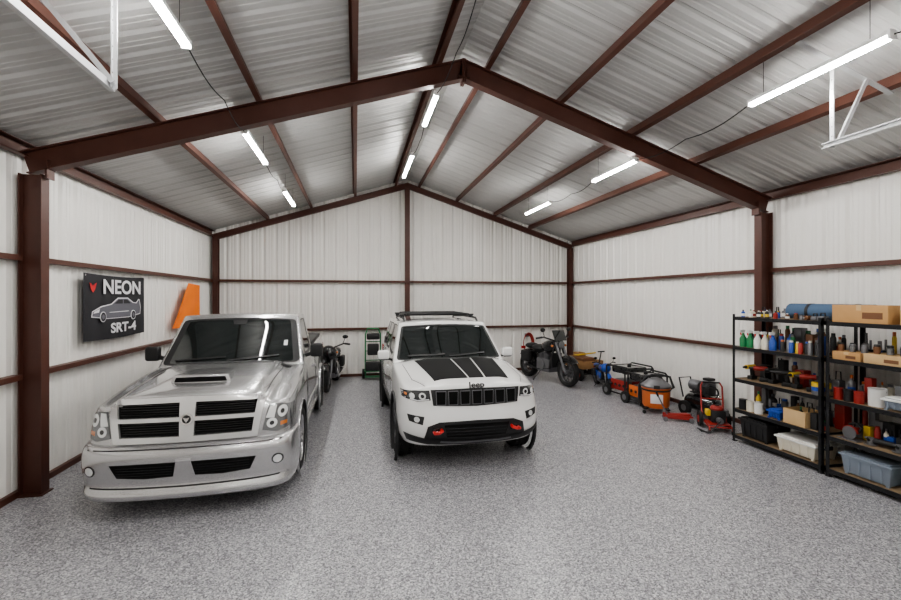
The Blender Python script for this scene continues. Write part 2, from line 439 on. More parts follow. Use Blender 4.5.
# ------------------------------------------------------------------ pickup truck
T=empty('pickup_truck',(-1.66,4.84,0))
TL=5.12
def tb(u,v,w):
    a=abs(u)
    zc=interp([(0,1.195),(.03,1.205),(.14,1.23),(.55,1.275),(1.5,1.35)],v); zf=interp([(0,1.08),(.14,1.10),(.55,1.155),(1.5,1.26)],v)
    k=sst(.64,.78,a)
    top=zc*(1-k)+zf*k
    if v<1.4: top+=.018*max(0,1-(a/.6)**2)
    if v>1.55: top=interp([(1.55,1.25),(2.95,1.28),(3.0,1.15),(3.04,1.15),(3.1,1.36),(5.12,1.38)],v)
    if a>.97: top-=.015
    z=lerp(.33,top,w)
    W=interp([(0,1.0),(.3,1.01),(.97,1.015),(1.6,.99),(3.0,.99),(4.0,1.0),(5.12,.97)],v)
    tum=interp([(0,.955),(.12,.985),(.45,1.0),(.7,.995),(.9,.98),(1,.96)],w)
    F=Fbow(a,.38,3.6)
    y=F+(TL-F)*v/TL
    if v<.4: y+=(.055*(w-.3)+.05*w**6)*(1-v/.4)
    return (u*W*tum,y,z)
body=boxgrid('body',[-1,-.98,-.90,-.78,-.72,-.65,-.3,0,.3,.65,.72,.78,.90,.98,1],[0,.03,.14,.55,1.0,1.4,1.52,1.62,2.3,2.93,2.985,3.03,3.06,3.12,4.0,4.95,5.08,5.12],[0,.05,.3,.6,.85,.96,1],tb,['silver','blackplastic'],sub=3,parent=T)
TR=.405
for cy in (.99,4.05):
    cut(body,[((.60,cy,TR+.01),(1.3,cy,TR+.01),.475),((-1.3,cy,TR+.01),(-.60,cy,TR+.01),.475)],1)
def bf(u,v,w):
    a=abs(u); F=Fbow(a,.42,3.4)
    prof=interp([(0,.02),(.08,-.022),(.16,-.012),(.26,.035),(.5,.0),(.8,-.025),(.93,-.005),(1,.05)],w)
    y=F-.09+(.52-(F-.09))*v+prof*(1-v)
    z=lerp(.20,.735,w)
    W=1.035*interp([(0,.955),(.1,.98),(.5,1.0),(1,.985)],w)
    return (u*W,y,z)
bump=boxgrid('front_bumper',[-1,-.97,-.88,-.7,-.35,0,.35,.7,.88,.97,1],[0,.06,.5,1],[0,.05,.13,.26,.4,.6,.8,.93,1],bf,['silver'],sub=2,parent=T)
bB=bvh(body); bU=bvh(bump)
def tg(u,v,w):
    a=abs(u)
    yb=lerp(1.40,3.02,v)+.22*a*a*(1-v); yt=lerp(2.14,2.86,v)+.10*a*a*(1-v)
    x=u*lerp(.95,.80,w); 
    z=lerp(1.20,1.92,w)+ (.035*(1-a*a) if w>.9 else 0)
    return (x,lerp(yb,yt,w**.95),z)
def tgm(side,u,v,w):
    if side=='f' and abs(u)<.9 and .1<w<.9: return 1
    if side=='b' and abs(u)<.85 and .2<w<.9: return 1
    if side in 'lr' and .12<v<.80 and .14<w<.9: return 1
    return 0
gh=boxgrid('cab_greenhouse',[-1,-.94,-.5,0,.5,.94,1],[0,.09,.13,.5,.80,.95,1],[0,.12,.16,.5,.87,.91,.97,1],tg,['silver','glass','blackplastic'],tgm,2,T,(1,2,.018,-.006))
bG=bvh(gh)
b=B('grille')
b.patch([bB],[(-.67,1.145),(0,1.15),(.67,1.145)],[(-.62,.79),(0,.78),(.62,.79)],'mesh',off=.004,nu=20,nv=6)
def bar(t,bo,off=.04,m='trimsilver',nu=14,nv=3): b.patch([bB],t,bo,m,off=off,depth=.06,nu=nu,nv=nv)
bar([(-.73,1.175),(0,1.19),(.73,1.175)],[(-.70,1.125),(0,1.135),(.70,1.125)])
bar([(-.65,.81),(0,.80),(.65,.81)],[(-.66,.755),(0,.745),(.66,.755)])
bar([(-.64,.99),(0,.99),(.64,.99)],[(-.64,.95),(0,.95),(.64,.95)])
bar([(-.075,1.14),(.075,1.14)],[(-.065,.79),(.065,.79)],nu=4,nv=6,off=.044)
for s_ in (-1,1): bar([(s_*.655,1.16),(s_*.73,1.175)],[(s_*.60,.78),(s_*.66,.755)],nu=3,nv=6,off=.038)
for i in range(5):
    z=.84+i*.023
    b.seam([bB],[(-.6,z),(-.08,z)],'blackgloss',.006,'f',.010); b.seam([bB],[(.08,z),(.6,z)],'blackgloss',.006,'f',.010)
    z=1.02+i*.023
    b.seam([bB],[(-.62,z),(-.08,z)],'blackgloss',.006,'f',.010); b.seam([bB],[(.08,z),(.62,z)],'blackgloss',.006,'f',.010)
b.disc([bB],0,.97,.055,'chrome',off=.056); b.disc([bB],0,.97,.04,'blackplastic',off=.059)
b.patch([bB],[(-.03,.99),(0,.98),(.03,.99)],[(-.012,.955),(0,.94),(.012,.955)],'chrome',off=.064,nu=4,nv=2)
b.fin(T)
b=B('headlights')
for s_ in (-1,1):
    b.patch([bB],[(s_*.755,1.05),(s_*.87,1.045),(s_*.975,1.01)],[(s_*.70,.80),(s_*.84,.765),(s_*.975,.80)],'lensgrey',off=.008,nu=16,nv=6)
    b.patch([bB],[(s_*.77,1.035),(s_*.83,1.035)],[(s_*.73,.92),(s_*.81,.91)],'lens',off=.012,nu=4,nv=4)
    b.disc([bB],s_*.885,.965,.06,'lens',off=.013,sx=.75); b.disc([bB],s_*.885,.965,.025,'lensdark',off=.016,sx=.75)
    b.disc([bB],s_*.79,.86,.05,'lens',off=.012); b.disc([bB],s_*.79,.86,.022,'lensdark',off=.015)
    b.patch([bB],[(s_*.87,.86),(s_*.93,.865)],[(s_*.87,.82),(s_*.93,.83)],'amber',off=.011,nu=5,nv=2)
b.fin(T)
b=B('bumper_intakes')
for s_ in (-1,1):
    b.patch([bU],[(s_*.07,.575),(s_*.35,.575),(s_*.66,.57)],[(s_*.10,.43),(s_*.35,.42),(s_*.60,.44)],'mesh',off=.004,nu=10,nv=5)
    for i in range(4):
        z=.46+i*.027; b.seam([bU],[(s_*.10,z),(s_*.60,z)],'blackgloss',.006,'f',.009)
    b.disc([bU],s_*.86,.505,.055,'blackgloss',off=.005); b.disc([bU],s_*.86,.505,.042,'lens',off=.010)
b.seam([bU],[(-.95,.335),(0,.325),(.95,.335)],'blackplastic',.014,'f',.003)
b.seam([bU],[(-.97,.705),(0,.705),(.97,.705)],'blackplastic',.010,'f',.002)
b.patch([bU],[(-.07,.61),(.07,.61)],[(-.07,.585),(.07,.585)],'chrome',off=.006,nu=3,nv=2)
b.fin(T)
SY=.36
def sc(u,v,w):
    wd=lerp(.31,.23,v); h=.10*(1-v*.9)
    y=SY+v*.70+.05*(abs(u)**2)*(1-v)
    base=bB.ray_cast(V((u*wd,y,3)),V((0,0,-1)))[0].z-.015
    return (u*wd*(1-.10*w),y,base+h*w*(1-.10*u*u))
scoop=boxgrid('hood_scoop',[-1,-.94,-.5,0,.5,.94,1],[0,.05,.5,.9,1],[0,.2,.85,1],sc,['silver','blackplastic'],None,2,T)
bS=bvh(scoop)
b=B('body_details')
hz=bB.ray_cast(V((0,SY-.02,3)),V((0,0,-1)))[0].z
b.patch([bS],[(-.245,hz+.058),(0,hz+.066),(.245,hz+.058)],[(-.265,hz+.008),(0,hz+.012),(.265,hz+.008)],'mesh',off=.003,depth=.02,nu=12,nv=4)
for s_ in (-1,1):
    b.seam([bB],[(s_*.70,.10),(s_*.70,.7),(s_*.715,1.40)],axis='t',w=.008)
    ax='r' if s_>0 else 'l'
    b.seam([bB],[(1.60,.45),(1.60,1.15)],axis=ax,w=.01); b.seam([bB],[(2.92,.45),(2.94,1.2)],axis=ax,w=.01); b.seam([bB],[(1.60,.45),(2.92,.45)],axis=ax,w=.01)
    b.seam([bB],[(1.45,.62),(1.60,.62),(2.92,.62),(3.4,.62)],'silver',.04,ax,.008)
    b.patch([bB],[(2.68,1.09),(2.84,1.09)],[(2.68,1.05),(2.84,1.05)],'silver',ax,off=.03,nu=3,nv=2)
    b.patch([bB],[(1.5,.40),(3.5,.40)],[(1.5,.345),(3.5,.345)],'silver',ax,off=.03,nu=20,nv=2)
    b.box((s_*1.09,1.93,1.41),(.18,.11,.20),'blackplastic',bev=.045,seg=3); b.beam((s_*.93,1.95,1.33),(s_*1.02,1.94,1.36),.06,.05,'blackplastic')
    b.box((s_*1.095,1.99,1.41),(.14,.01,.15),'chrome')
    for cy in (.99,4.05):
        b.lathe([(.475,-.02),(.487,0),(.482,.018),(.468,.012)],'silver',Matrix.Translation((s_*.995,cy,TR+.01))@Matrix.Rotation(math.pi/2*s_,4,'Y'),40)
b.seam([bB],[(-.70,.045),(0,.04),(.70,.045)],axis='t',w=.008)
b.patch([bB],[(-.80,1.46),(0,1.36),(.80,1.46)],[(-.80,1.38),(0,1.27),(.80,1.38)],'blackplastic','t',off=.004,nu=14,nv=3)
for x0,x1 in ((-.72,-.08),(-.05,.6)):
    b.seam([bG],[(x0,1.34),(x1,1.385)],'blackplastic',.018,'f',.02)
b.patch([bG],[(.64,1.57),(.69,1.57)],[(.64,1.50),(.69,1.50)],'bannerw','f',off=.002,nu=2,nv=2)
b.patch([bG],[(-.10,1.86),(.10,1.86)],[(-.08,1.80),(.08,1.80)],'blackplastic','f',off=.003,nu=3,nv=2)
b.lohi((-.9,3.12,1.35),(.9,5.02,1.42),'blackplastic',bev=.03)
b.lohi((-.62,.5,.33),(.62,4.7,.62),'blackplastic')
b.lohi((-.97,5.1,.45),(.97,5.22,.68),'chrome',bev=.03)
for s_ in (-1,1): b.lohi((s_*.86,5.09,.75),(s_*.96,5.14,1.2),'redlens',bev=.01)
b.fin(T)
for s_ in (-1,1):
    for cy in (.99,4.05): wheel('wheel',T,s_*.855,cy,TR,.29,.285,s_,'rim',5,True)

# ------------------------------------------------------------------ suv
J=empty('suv',(1.49,5.22,0))
JL=4.80
def jb(u,v,w):
    a=abs(u)
    top=interp([(0,1.085),(.3,1.14),(1.4,1.25),(1.6,1.20),(3,1.23),(4.3,1.26),(4.8,1.24)],v)
    top-=.07*sst(.66,1,a)
    if v<1.45:
        top+=.022*(1-sst(.44,.54,a))
    z=lerp(.33,top,w)
    W=interp([(0,.965),(.35,.975),(1.0,.98),(2.4,.96),(3.8,.98),(4.8,.93)],v)
    tum=interp([(0,.93),(.15,.975),(.45,1.0),(.7,.99),(.9,.965),(1,.935)],w)
    F=Fbow(a,.48,2.9); R=Fbow(a,.30,3)
    y=F+(JL-R-F)*v/JL
    if v<.5: y+=(interp([(0,.10),(.12,.03),(.35,-.02),(.5,-.005),(.62,.02),(.95,.03),(1,.065)],w))*(1-v/.5)
    return (u*W*tum,y,z)
jbody=boxgrid('body',[-1,-.97,-.85,-.7,-.57,-.50,-.44,-.2,0,.2,.44,.50,.57,.7,.85,.97,1],[0,.03,.15,.5,1.0,1.4,1.5,2.3,3.3,4.2,4.7,4.8],[0,.04,.15,.33,.5,.62,.8,.95,1],jb,['white','blackplastic'],sub=3,parent=J)
JR=.375
for cy in (.91,3.83):
    cut(jbody,[((.58,cy,JR+.02),(1.3,cy,JR+.02),.44),((-1.3,cy,JR+.02),(-.58,cy,JR+.02),.44)],1)
jB=bvh(jbody)
def jg(u,v,w):
    a=abs(u)
    yb=lerp(1.30,4.66,v)+.30*a*a*(1-v)**4-.15*a*a*v**4; yt=lerp(2.10,4.40,v)+.13*a*a*(1-v)**4
    x=u*lerp(.92,.755,w**1.1)*(1-.06*max(0,(v-.6)))
    z=lerp(1.14,1.765,w)-(.05*max(0,(v-.45))**1.2*w)+(.04*(1-a*a) if w>.9 else 0)-(.02*w*max(0,.12-v)*6)
    return (x,lerp(yb,yt,w),z)
def jgm(side,u,v,w):
    if side=='f' and abs(u)<.91 and .1<w<.91: return 1
    if side=='b' and abs(u)<.85 and .2<w<.9: return 1
    if side in 'lr' and .15<w<.9 and (.09<v<.36 or .39<v<.66 or .69<v<.9): return 1
    if side in 'lr' and .15<w<.9 and (.36<v<.39 or .66<v<.69): return 3
    if side=='t' and abs(u)<.8 and .13<v<.62: return 3
    return 0
jgh=boxgrid('cabin_greenhouse',[-1,-.94,-.78,-.4,0,.4,.78,.94,1],[0,.05,.10,.14,.36,.39,.60,.66,.69,.89,.96,1],[0,.12,.17,.5,.86,.91,.97,1],jg,['white','glass','blackplastic','blackgloss'],jgm,2,J,(1,2,.014,-.005))
jG=bvh(jgh)
b=B('grille')
b.patch([jB],[(-.58,1.045),(0,1.06),(.58,1.045)],[(-.55,.855),(0,.835),(.55,.855)],'blackplastic',off=.006,nu=24,nv=5)
for i in range(7):
    x=(i-3)*.152
    b.patch([jB],[(x-.064,1.032),(x+.064,1.032)],[(x-.058,.86),(x+.058,.86)],'grey',off=.018,nu=4,nv=3)
    b.patch([jB],[(x-.056,1.024),(x+.056,1.024)],[(x-.051,.870),(x+.051,.870)],'mesh',off=.022,nu=4,nv=3)
b.fin(J)
b=B('headlights')
for s_ in (-1,1):
    b.patch([jB],[(s_*.595,1.04),(s_*.76,1.03),(s_*.91,1.0)],[(s_*.58,.92),(s_*.74,.90),(s_*.91,.93)],'lensdark',off=.008,nu=14,nv=4)
    b.disc([jB],s_*.68,.968,.042,'lens',off=.014); b.disc([jB],s_*.80,.962,.036,'lens',off=.014,sx=.85)
    b.disc([jB],s_*.68,.968,.022,'lensdark',off=.017)
    b.seam([jB],[(s_*.60,.93),(s_*.74,.912),(s_*.88,.935)],'bannerw',.012,'f',.013)
    b.disc([jB],s_*.87,.975,.016,'amber',off=.013)
    b.patch([jB],[(s_*.66,.72),(s_*.86,.74)],[(s_*.68,.62),(s_*.84,.66)],'blackplastic',off=.006,nu=6,nv=3)
    b.disc([jB],s_*.75,.685,.033,'lens',off=.012)
b.fin(J)
b=B('lower_bumper')
b.patch([jB],[(-.62,.60),(-.48,.655),(0,.665),(.48,.655),(.62,.60)],[(-.66,.44),(-.5,.385),(0,.38),(.5,.385),(.66,.44)],'blackplastic',off=.008,nu=24,nv=6)
b.patch([jB],[(-.42,.62),(0,.625),(.42,.62)],[(-.38,.46),(0,.455),(.38,.46)],'mesh',off=.013,nu=14,nv=4)
for k in range(3): b.seam([jB],[(-.4,.495+k*.04),(.4,.495+k*.04)],'lensdark',.008,'f',.018)
b.patch([jB],[(-.90,.50),(-.62,.44),(0,.405),(.62,.44),(.90,.50)],[(-.86,.40),(-.60,.36),(0,.345),(.60,.36),(.86,.40)],'blackplastic',off=.020,nu=24,nv=3)
b.seam([jB],[(-.46,.40),(-.3,.385),(.3,.385),(.46,.40)],'grey',.025,'f',.03)
for s_ in (-1,1):
    p=jB.ray_cast(V((s_*.50,-3,.53)),V((0,1,0)))[0]
    b.tube([(s_*.455,p.y,.565),(s_*.455,p.y-.07,.56),(s_*.50,p.y-.10,.55),(s_*.545,p.y-.07,.54),(s_*.545,p.y,.535)],.021,'red',8)
    b.box((s_*.50,p.y-.005,.55),(.12,.03,.07),'blackgloss',bev=.008)
b.fin(J)
b=B('body_details')
def hp(x0,x1,x2,x3): b.patch([jB],[(x0,1.33),(x1,1.33)],[(x2,.26),(x3,.26)],'matteblack','t',off=.003,depth=.006,nu=10,nv=16)
hp(-.62,-.085,-.50,-.055); hp(-.060,.235,-.035,.165); hp(.262,.62,.188,.50)
for s_ in (-1,1):
    b.seam([jB],[(s_*.64,.16),(s_*.76,.5),(s_*.80,1.3)],axis='t',w=.007)
    ax='r' if s_>0 else 'l'
    for yy in (1.42,2.44,3.42): b.seam([jB],[(yy,.45),(yy,1.12)],axis=ax,w=.009)
    b.seam([jB],[(1.42,.46),(3.42,.46)],axis=ax,w=.009)
    b.patch([jB],[(1.35,.50),(3.40,.50)],[(1.35,.36),(3.40,.36)],'blackplastic',ax,off=.012,nu=20,nv=3)
    for yy in (2.22,3.22): b.patch([jB],[(yy,1.03),(yy+.17,1.03)],[(yy,.995),(yy+.17,.995)],'white',ax,off=.035,nu=3,nv=2)
    for cy in (.91,3.83):
        b.lathe([(.435,-.02),(.437,.012),(.478,.02),(.485,0),(.485,-.02)],'blackplastic',Matrix.Translation((s_*.963,cy,JR+.02))@Matrix.Rotation(math.pi/2*s_,4,'Y'),48)
    b.box((s_*1.05,1.83,1.27),(.19,.11,.15),'white',bev=.045,seg=3); b.box((s_*1.05,1.84,1.215),(.16,.10,.07),'blackplastic',bev=.03); b.beam((s_*.90,1.86,1.18),(s_*1.0,1.85,1.21),.07,.03,'blackplastic')
    b.box((s_*1.05,1.888,1.27),(.15,.01,.10),'chrome')
    b.tube([(s_*.66,2.35,1.77),(s_*.66,2.45,1.825),(s_*.65,3.3,1.825),(s_*.62,4.1,1.79),(s_*.62,4.2,1.73)],.018,'blackplastic',8)
    b.lohi((s_*.80,4.62,1.0),(s_*.90,4.70,1.15),'redlens',bev=.01)
b.fin(J)
b=B('roof_rack')
for yy in (2.75,3.7): b.beam((-.70,yy,1.87),(.70,yy,1.87),.06,.03,'blackplastic')
for s_ in (-1,1):
    b.tube([(s_*.57,2.6,1.885),(s_*.57,3.9,1.885)],.015,'blackplastic'); 
    for yy in (2.75,3.7): b.box((s_*.65,yy,1.845),(.07,.09,.06),'blackplastic',bev=.01)
for k in range(7): b.tube([(-.57,2.62+k*.21,1.89),(.57,2.62+k*.21,1.89)],.009,'blackplastic')
b.fin(J)
b=B('front_emblem'); p=jB.ray_cast(V((0,-3,1.085)),V((0,1,0)))[0]
b.text('Jeep',.10,Matrix.Translation((0,p.y-.012,1.095))@Matrix.Rotation(math.pi/2-.3,4,'X'),'blackplastic',.004,1.2,.002); b.fin(J)
b=B('wipers'); 
b.patch([jB],[(-.80,1.52),(0,1.32),(.80,1.52)],[(-.76,1.42),(0,1.24),(.76,1.42)],'blackplastic','t',off=.004,nu=14,nv=3)
for x0,x1 in ((-.68,-.10),(-.04,.58)): b.seam([jG],[(x0,1.27),(x1,1.30)],'blackplastic',.018,'f',.02)
b.lohi((-.60,.5,.30),(.60,4.3,.6),'blackplastic')
b.fin(J)
for s_ in (-1,1):
    for cy in (.91,3.83): wheel('wheel',J,s_*.835,cy,JR,.255,.225,s_,'darkrim',5,False)

# ------------------------------------------------------------------ wall banner & flag
def wx(y,z,x=-3.545): return Matrix(((0,0,1,x),(1,0,0,y),(0,1,0,z),(0,0,0,1)))
b=B('wall_banner'); n=24; vs=[];fs=[]
y0,y1,z0,z1=6.70,8.40,1.60,2.53
for j in range(9):
    for i in range(n+1):
        y=lerp(y0,y1,i/n); z=lerp(z0,z1,j/8)
        vs.append((-3.552+.006*math.sin(i*.9)*(1-j/8),y,z-.02*math.sin(math.pi*i/n)))
for j in range(8):
    for i in range(n): fs.append((j*(n+1)+i,j*(n+1)+i+1,(j+1)*(n+1)+i+1,(j+1)*(n+1)+i))
b.add(vs,fs,'banner')
cy=(y0+y1)/2
b.text('NEON',.29,wx(cy+.14,2.34,-3.535),'bannerw',.001,1.35,.007)
b.add([(0,y,z) for y,z in ((0,-.07),(-.05,-.02),(-.085,.07),(-.04,.055),(-.015,.02),(0,.05),(.015,.02),(.04,.055),(.085,.07),(.05,-.02))],[tuple(range(10))],'bannerr',Matrix.Translation((-3.535,cy-.66,2.33)))
b.text('SRT-4',.20,wx(cy+.16,1.73,-3.535),'bannerw',.001,1.5,.006)
car=[(-.70,1.92),(-.68,2.00),(-.46,2.07),(-.20,2.10),(-.02,2.19),(.28,2.19),(.44,2.12),(.54,2.11),(.62,2.17),(.66,2.16),(.70,2.03),(.68,1.92),(.3,1.88),(-.3,1.88)]
b.add([(-3.537,cy+p[0],p[1]) for p in car],[tuple(range(len(car)))],'bannerw')
inn=[(-.68,1.93),(-.665,1.99),(-.45,2.055),(-.19,2.088),(-.01,2.175),(.27,2.175),(.43,2.107),(.55,2.095),(.625,2.15),(.645,2.14),(.68,2.02),(.665,1.93),(.3,1.89),(-.3,1.89)]
b.add([(-3.5355,cy+p[0],p[1]) for p in inn],[tuple(range(len(inn)))],'bannerg')
b.add([(-3.5345,cy+p[0],p[1]) for p in ((-.11,2.10),(0,2.16),(.12,2.16),(.12,2.10))],[(0,1,2,3)],'banner')
b.add([(-3.5345,cy+p[0],p[1]) for p in ((.15,2.10),(.15,2.16),(.25,2.16),(.37,2.10))],[(0,1,2,3)],'banner')
b.add([(-3.5345,cy+p[0],p[1]) for p in ((-.66,1.97),(-.62,2.0),(-.5,2.03),(-.52,1.98))],[(0,1,2,3)],'bannerw')
b.add([(-3.5345,cy+p[0],p[1]) for p in ((-.25,1.97),(-.25,1.978),(.3,1.985),(.3,1.975))],[(0,1,2,3)],'bannerw')
for yy in (-.42,.44): b.cyl((-3.536,cy+yy,1.915),(-3.530,cy+yy,1.915),.075,'bannerw',seg=20); b.cyl((-3.536,cy+yy,1.915),(-3.529,cy+yy,1.915),.065,'banner',seg=20); b.cyl((-3.536,cy+yy,1.915),(-3.528,cy+yy,1.915),.04,'bannerg',seg=6)
for zz in (y0+.03,y1-.03): b.cyl((-3.556,zz,z1-.03),(-3.54,zz,z1-.03),.012,'chrome',seg=10)
b.fin(recalc=False)
b=B('hanging_flag'); vs=[];fs=[]; n=16
c=[V((-3.54,10.30,2.50)),V((-3.54,11.00,2.47)),V((-3.54,10.95,1.60)),V((-3.54,9.45,1.58))]
for j in range(n+1):
    for i in range(n+1):
        s_,t=i/n,j/n
        p=(c[0]*(1-s_)+c[1]*s_)*(1-t)+(c[3]*(1-s_)+c[2]*s_)*t
        vs.append((p.x+.03+.018*math.sin(s_*12+t*3)*t,p.y,p.z-.03*math.sin(math.pi*s_)*t))
for j in range(n):
    for i in range(n): fs.append((j*(n+1)+i,j*(n+1)+i+1,(j+1)*(n+1)+i+1,(j+1)*(n+1)+i))
b.add(vs,fs,'flag')
b.fin(ang=80)

# ------------------------------------------------------------------ motorcycles
def motorcycle(name,loc,rz_,tank,fair=None,s=1.0,wind=False):
    e=empty(name,loc,rz_); e.scale=(s,s,s)
    def wh(nm,cy,r,w):
        b=B(nm); X=Matrix.Translation((0,cy,r))@Matrix.Rotation(math.pi/2,4,'Y')
        b.lathe([(r-.10,-w*.3),(r-.06,-w*.5),(r-.02,-w*.42),(r,-w*.15),(r,w*.15),(r-.02,w*.42),(r-.06,w*.5),(r-.10,w*.3),(r-.10,-w*.3)],'rubber',X,32)
        b.lathe([(r-.10,-w*.3),(r-.125,0),(r-.10,w*.3)],'darkrim',X,32)
        b.lathe([(.0,-.07),(.05,-.07),(.04,0),(.05,.07),(0,.07)],'grey',X,16)
        b.lathe([(.06,.065),(.14,.065),(.14,.072),(.06,.072),(.06,.065)],'grey',X,20)
        for i in range(14):
            t=2*math.pi*i/14
            b.cyl(X@V((.04*math.cos(t),.04*math.sin(t),.04*(-1)**i)),X@V(((r-.11)*math.cos(t+.3),(r-.11)*math.sin(t+.3),0)),.006,'darkrim',seg=5)
        return b.fin(e)
    wh('front_wheel',-.75,.33,.14); wh('rear_wheel',.75,.32,.19)
    b=B('frame_and_engine')
    for sx in (-.09,.09):
        b.tube([(sx,-.75,.33),(sx,-.42,.98)],.028,'grey'); b.tube([(sx,-.52,.72),(sx,-.38,.98)],.036,'blackplastic')
        b.tube([(sx,-.36,.86),(sx*1.6,-.25,.35),(sx*1.6,.2,.28),(sx*1.3,.75,.32)],.022,'blackplastic')
        b.tube([(sx,-.36,.88),(sx,.1,.72),(sx,.5,.68),(sx,.85,.66)],.02,'blackplastic')
        b.tube([(sx*1.5,.75,.34),(sx*1.5,.58,.66)],.03,'chrome')
    b.box((0,0,.40),(.32,.50,.32),'grey',bev=.05,seg=2)
    b.box((0,-.33,.55),(.30,.05,.34),'blackplastic',bev=.015)
    for k in range(6):
        b.box((0,-.10,.55+k*.025),(.28,.19,.012),'grey',rot=(.35,0,0),bev=.003); b.box((0,.10,.55+k*.025),(.28,.19,.012),'grey',rot=(-.35,0,0),bev=.003)
    b.cyl((-.19,.02,.42),(.19,.02,.42),.12,'grey',seg=20)
    b.tube([(.13,-.15,.6),(.17,-.25,.45),(.18,-.05,.27),(.19,.5,.30),(.19,.95,.36)],[.022,.024,.03,.042,.045],'chrome',10)
    b.tube([(-.14,.1,.25),(-.28,.2,.01)],.012,'blackplastic')
    b.fin(e)
    b=B('bodywork')
    b.ell((0,-.13,.86),(.18,.32,.15),tank,16,Matrix.Rotation(-.18,4,'X'))
    b.ell((0,.28,.78),(.19,.26,.09),'blackplastic'); b.ell((0,.62,.80),(.15,.22,.08),'blackplastic')
    for cy,r in ((-.75,.37),(.75,.37)):
        X=Matrix.Translation((0,cy,.33))@Matrix.Rotation(math.pi/2,4,'Y')
        w=.08 if cy<0 else .12
        a0,a1=((math.pi-1.3,math.pi+.9) if cy<0 else (math.pi-1.0,math.pi+1.3))
        b.lathe([(r-.05,-w),(r,-w*.7),(r+.015,0),(r,w*.7),(r-.05,w)],tank,X,20,(a0,a1))
    b.tube([(-.40,-.22,1.08),(-.34,-.30,1.10),(-.12,-.40,1.02),(.12,-.40,1.02),(.34,-.30,1.10),(.40,-.22,1.08)],.018,'blackplastic')
    for sx in (-1,1):
        b.cyl((sx*.36,-.28,1.095),(sx*.47,-.17,1.065),.024,'blackplastic'); b.tube([(sx*.32,-.30,1.1),(sx*.38,-.32,1.24)],.008,'blackplastic'); b.ell((sx*.38,-.32,1.27),(.07,.012,.05),'blackgloss')
        b.ell((sx*.19,-.42,.90),(.03,.04,.03),'amber')
        b.box((sx*.19,.62,.55),(.10,.36,.28),'blackplastic',bev=.04,seg=2)
    b.lathe([(0,-.02),(.09,-.02),(.10,0),(.085,.08),(.04,.13),(0,.14)],'blackgloss',Matrix.Translation((0,-.50,.93))@Matrix.Rotation(-math.pi/2,4,'X'),20)
    b.lathe([(0,-.03),(.05,-.027),(.09,-.02)],'lensgrey',Matrix.Translation((0,-.50,.93))@Matrix.Rotation(-math.pi/2,4,'X'),20)
    b.box((0,1.02,.72),(.12,.04,.07),'redlens',bev=.01)
    if wind: b.box((0,-.44,1.14),(.34,.012,.26),'glass',rot=(-.45,0,0),bev=.004)
    if fair:
        b.ell((0,-.46,.88),(.2,.20,.2),fair); b.box((0,-.05,.52),(.36,.5,.26),fair,bev=.09,seg=3); b.ell((0,.75,.82),(.13,.28,.08),fair)
    b.fin(e)
    return e
motorcycle('motorcycle',(4.92,10.55,0),.22,'blackgloss',None,1.08,True)
motorcycle('sport_motorcycle',(5.88,9.52,0),-.25,'blue','blue',.58)
motorcycle('motorcycle',(-.58,11.1,0),-.1,'blackgloss','blackgloss',.98)
b=B('air_hose_coil')
for k in range(5):
    r=.13+.010*k; b.tube([(5.02+r*math.cos(t*.3307),12.13-.022*k,.82+r*1.9*math.sin(t*.3307)) for t in range(19)],.011,'dred',8,True)
b.box((5.02,12.2,1.06),(.12,.08,.1),'grey',bev=.01)
b.tube([(4.9,12.08,.7),(4.85,12.0,.4),(4.9,11.95,.05),(5.0,11.9,.03)],.012,'dred')
b.fin()
b=B('hand_truck')
for sx in (-.2,.2): b.tube([(sx,0,.1),(sx,0,1.2),(sx*.7,.06,1.35)],.018,'green')
b.tube([(-.14,.06,1.35),(.14,.06,1.35)],.018,'green')
for z in (.25,.5,.75,1.0): b.tube([(-.2,0,z),(.2,0,z)],.012,'green')
b.box((0,-.14,.09),(.42,.26,.012),'green'); b.box((0,-.12,.35),(.40,.24,.24),'blackplastic',bev=.02); b.box((0,-.1,1.15),(.34,.2,.16),'blackplastic',bev=.03)
b.box((0,-.11,.235),(.46,.28,.02),'green')
b.box((0,-.09,.8),(.30,.16,.3),'blackplastic',bev=.03)
for sx in (-.25,.25): b.cyl((sx-.03,.08,.13),(sx+.03,.08,.13),.13,'rubber',seg=24); b.cyl((sx-.035,.08,.13),(sx+.035,.08,.13),.06,'grey')
b.cyl((-.25,.08,.13),(.25,.08,.13),.012,'grey'); b.tube([(-.2,.0,.2),(-.2,.08,.13)],.012,'green'); b.tube([(.2,.0,.2),(.2,.08,.13)],.012,'green')
b.fin(loc=(.46,11.85,0))
# garden wagon with brown load
b=B('garden_wagon')
b.box((0,0,.34),(.62,1.05,.03),'wood',bev=.006)
for sx in (-1,1):
    b.box((sx*.30,0,.44),(.02,1.05,.18),'wood',bev=.006)
    for y in (-.36,.36):
        b.lathe([(.06,-.035),(.14,-.045),(.165,0),(.14,.045),(.06,.035),(.06,-.035)],'rubber',Matrix.Translation((sx*.30,y,.165))@Matrix.Rotation(math.pi/2,4,'Y'),24); b.cyl((sx*.27,y,.165),(sx*.33,y,.165),.07,'dred')
for y in (-.52,.52): b.box((0,y,.44),(.60,.02,.18),'wood',bev=.006)
for y in (-.36,.36): b.cyl((-.28,y,.165),(.28,y,.165),.014,'blackplastic'); b.beam((0,y,.165),(0,y,.33),.10,.04,'blackplastic')
b.tube([(0,-.50,.28),(0,-.72,.42),(.02,-.80,.80)],.014,'blackplastic'); b.tube([(-.08,-.80,.81),(.12,-.80,.81)],.016,'blackplastic')
b.box((-.05,-.05,.52),(.42,.70,.16),'brown',bev=.05,seg=3); b.box((.12,.25,.60),(.22,.3,.14),'wood',bev=.03)
b.tube([(-.2,.35,.55),(.2,-.35,.72)],.02,'yellow')
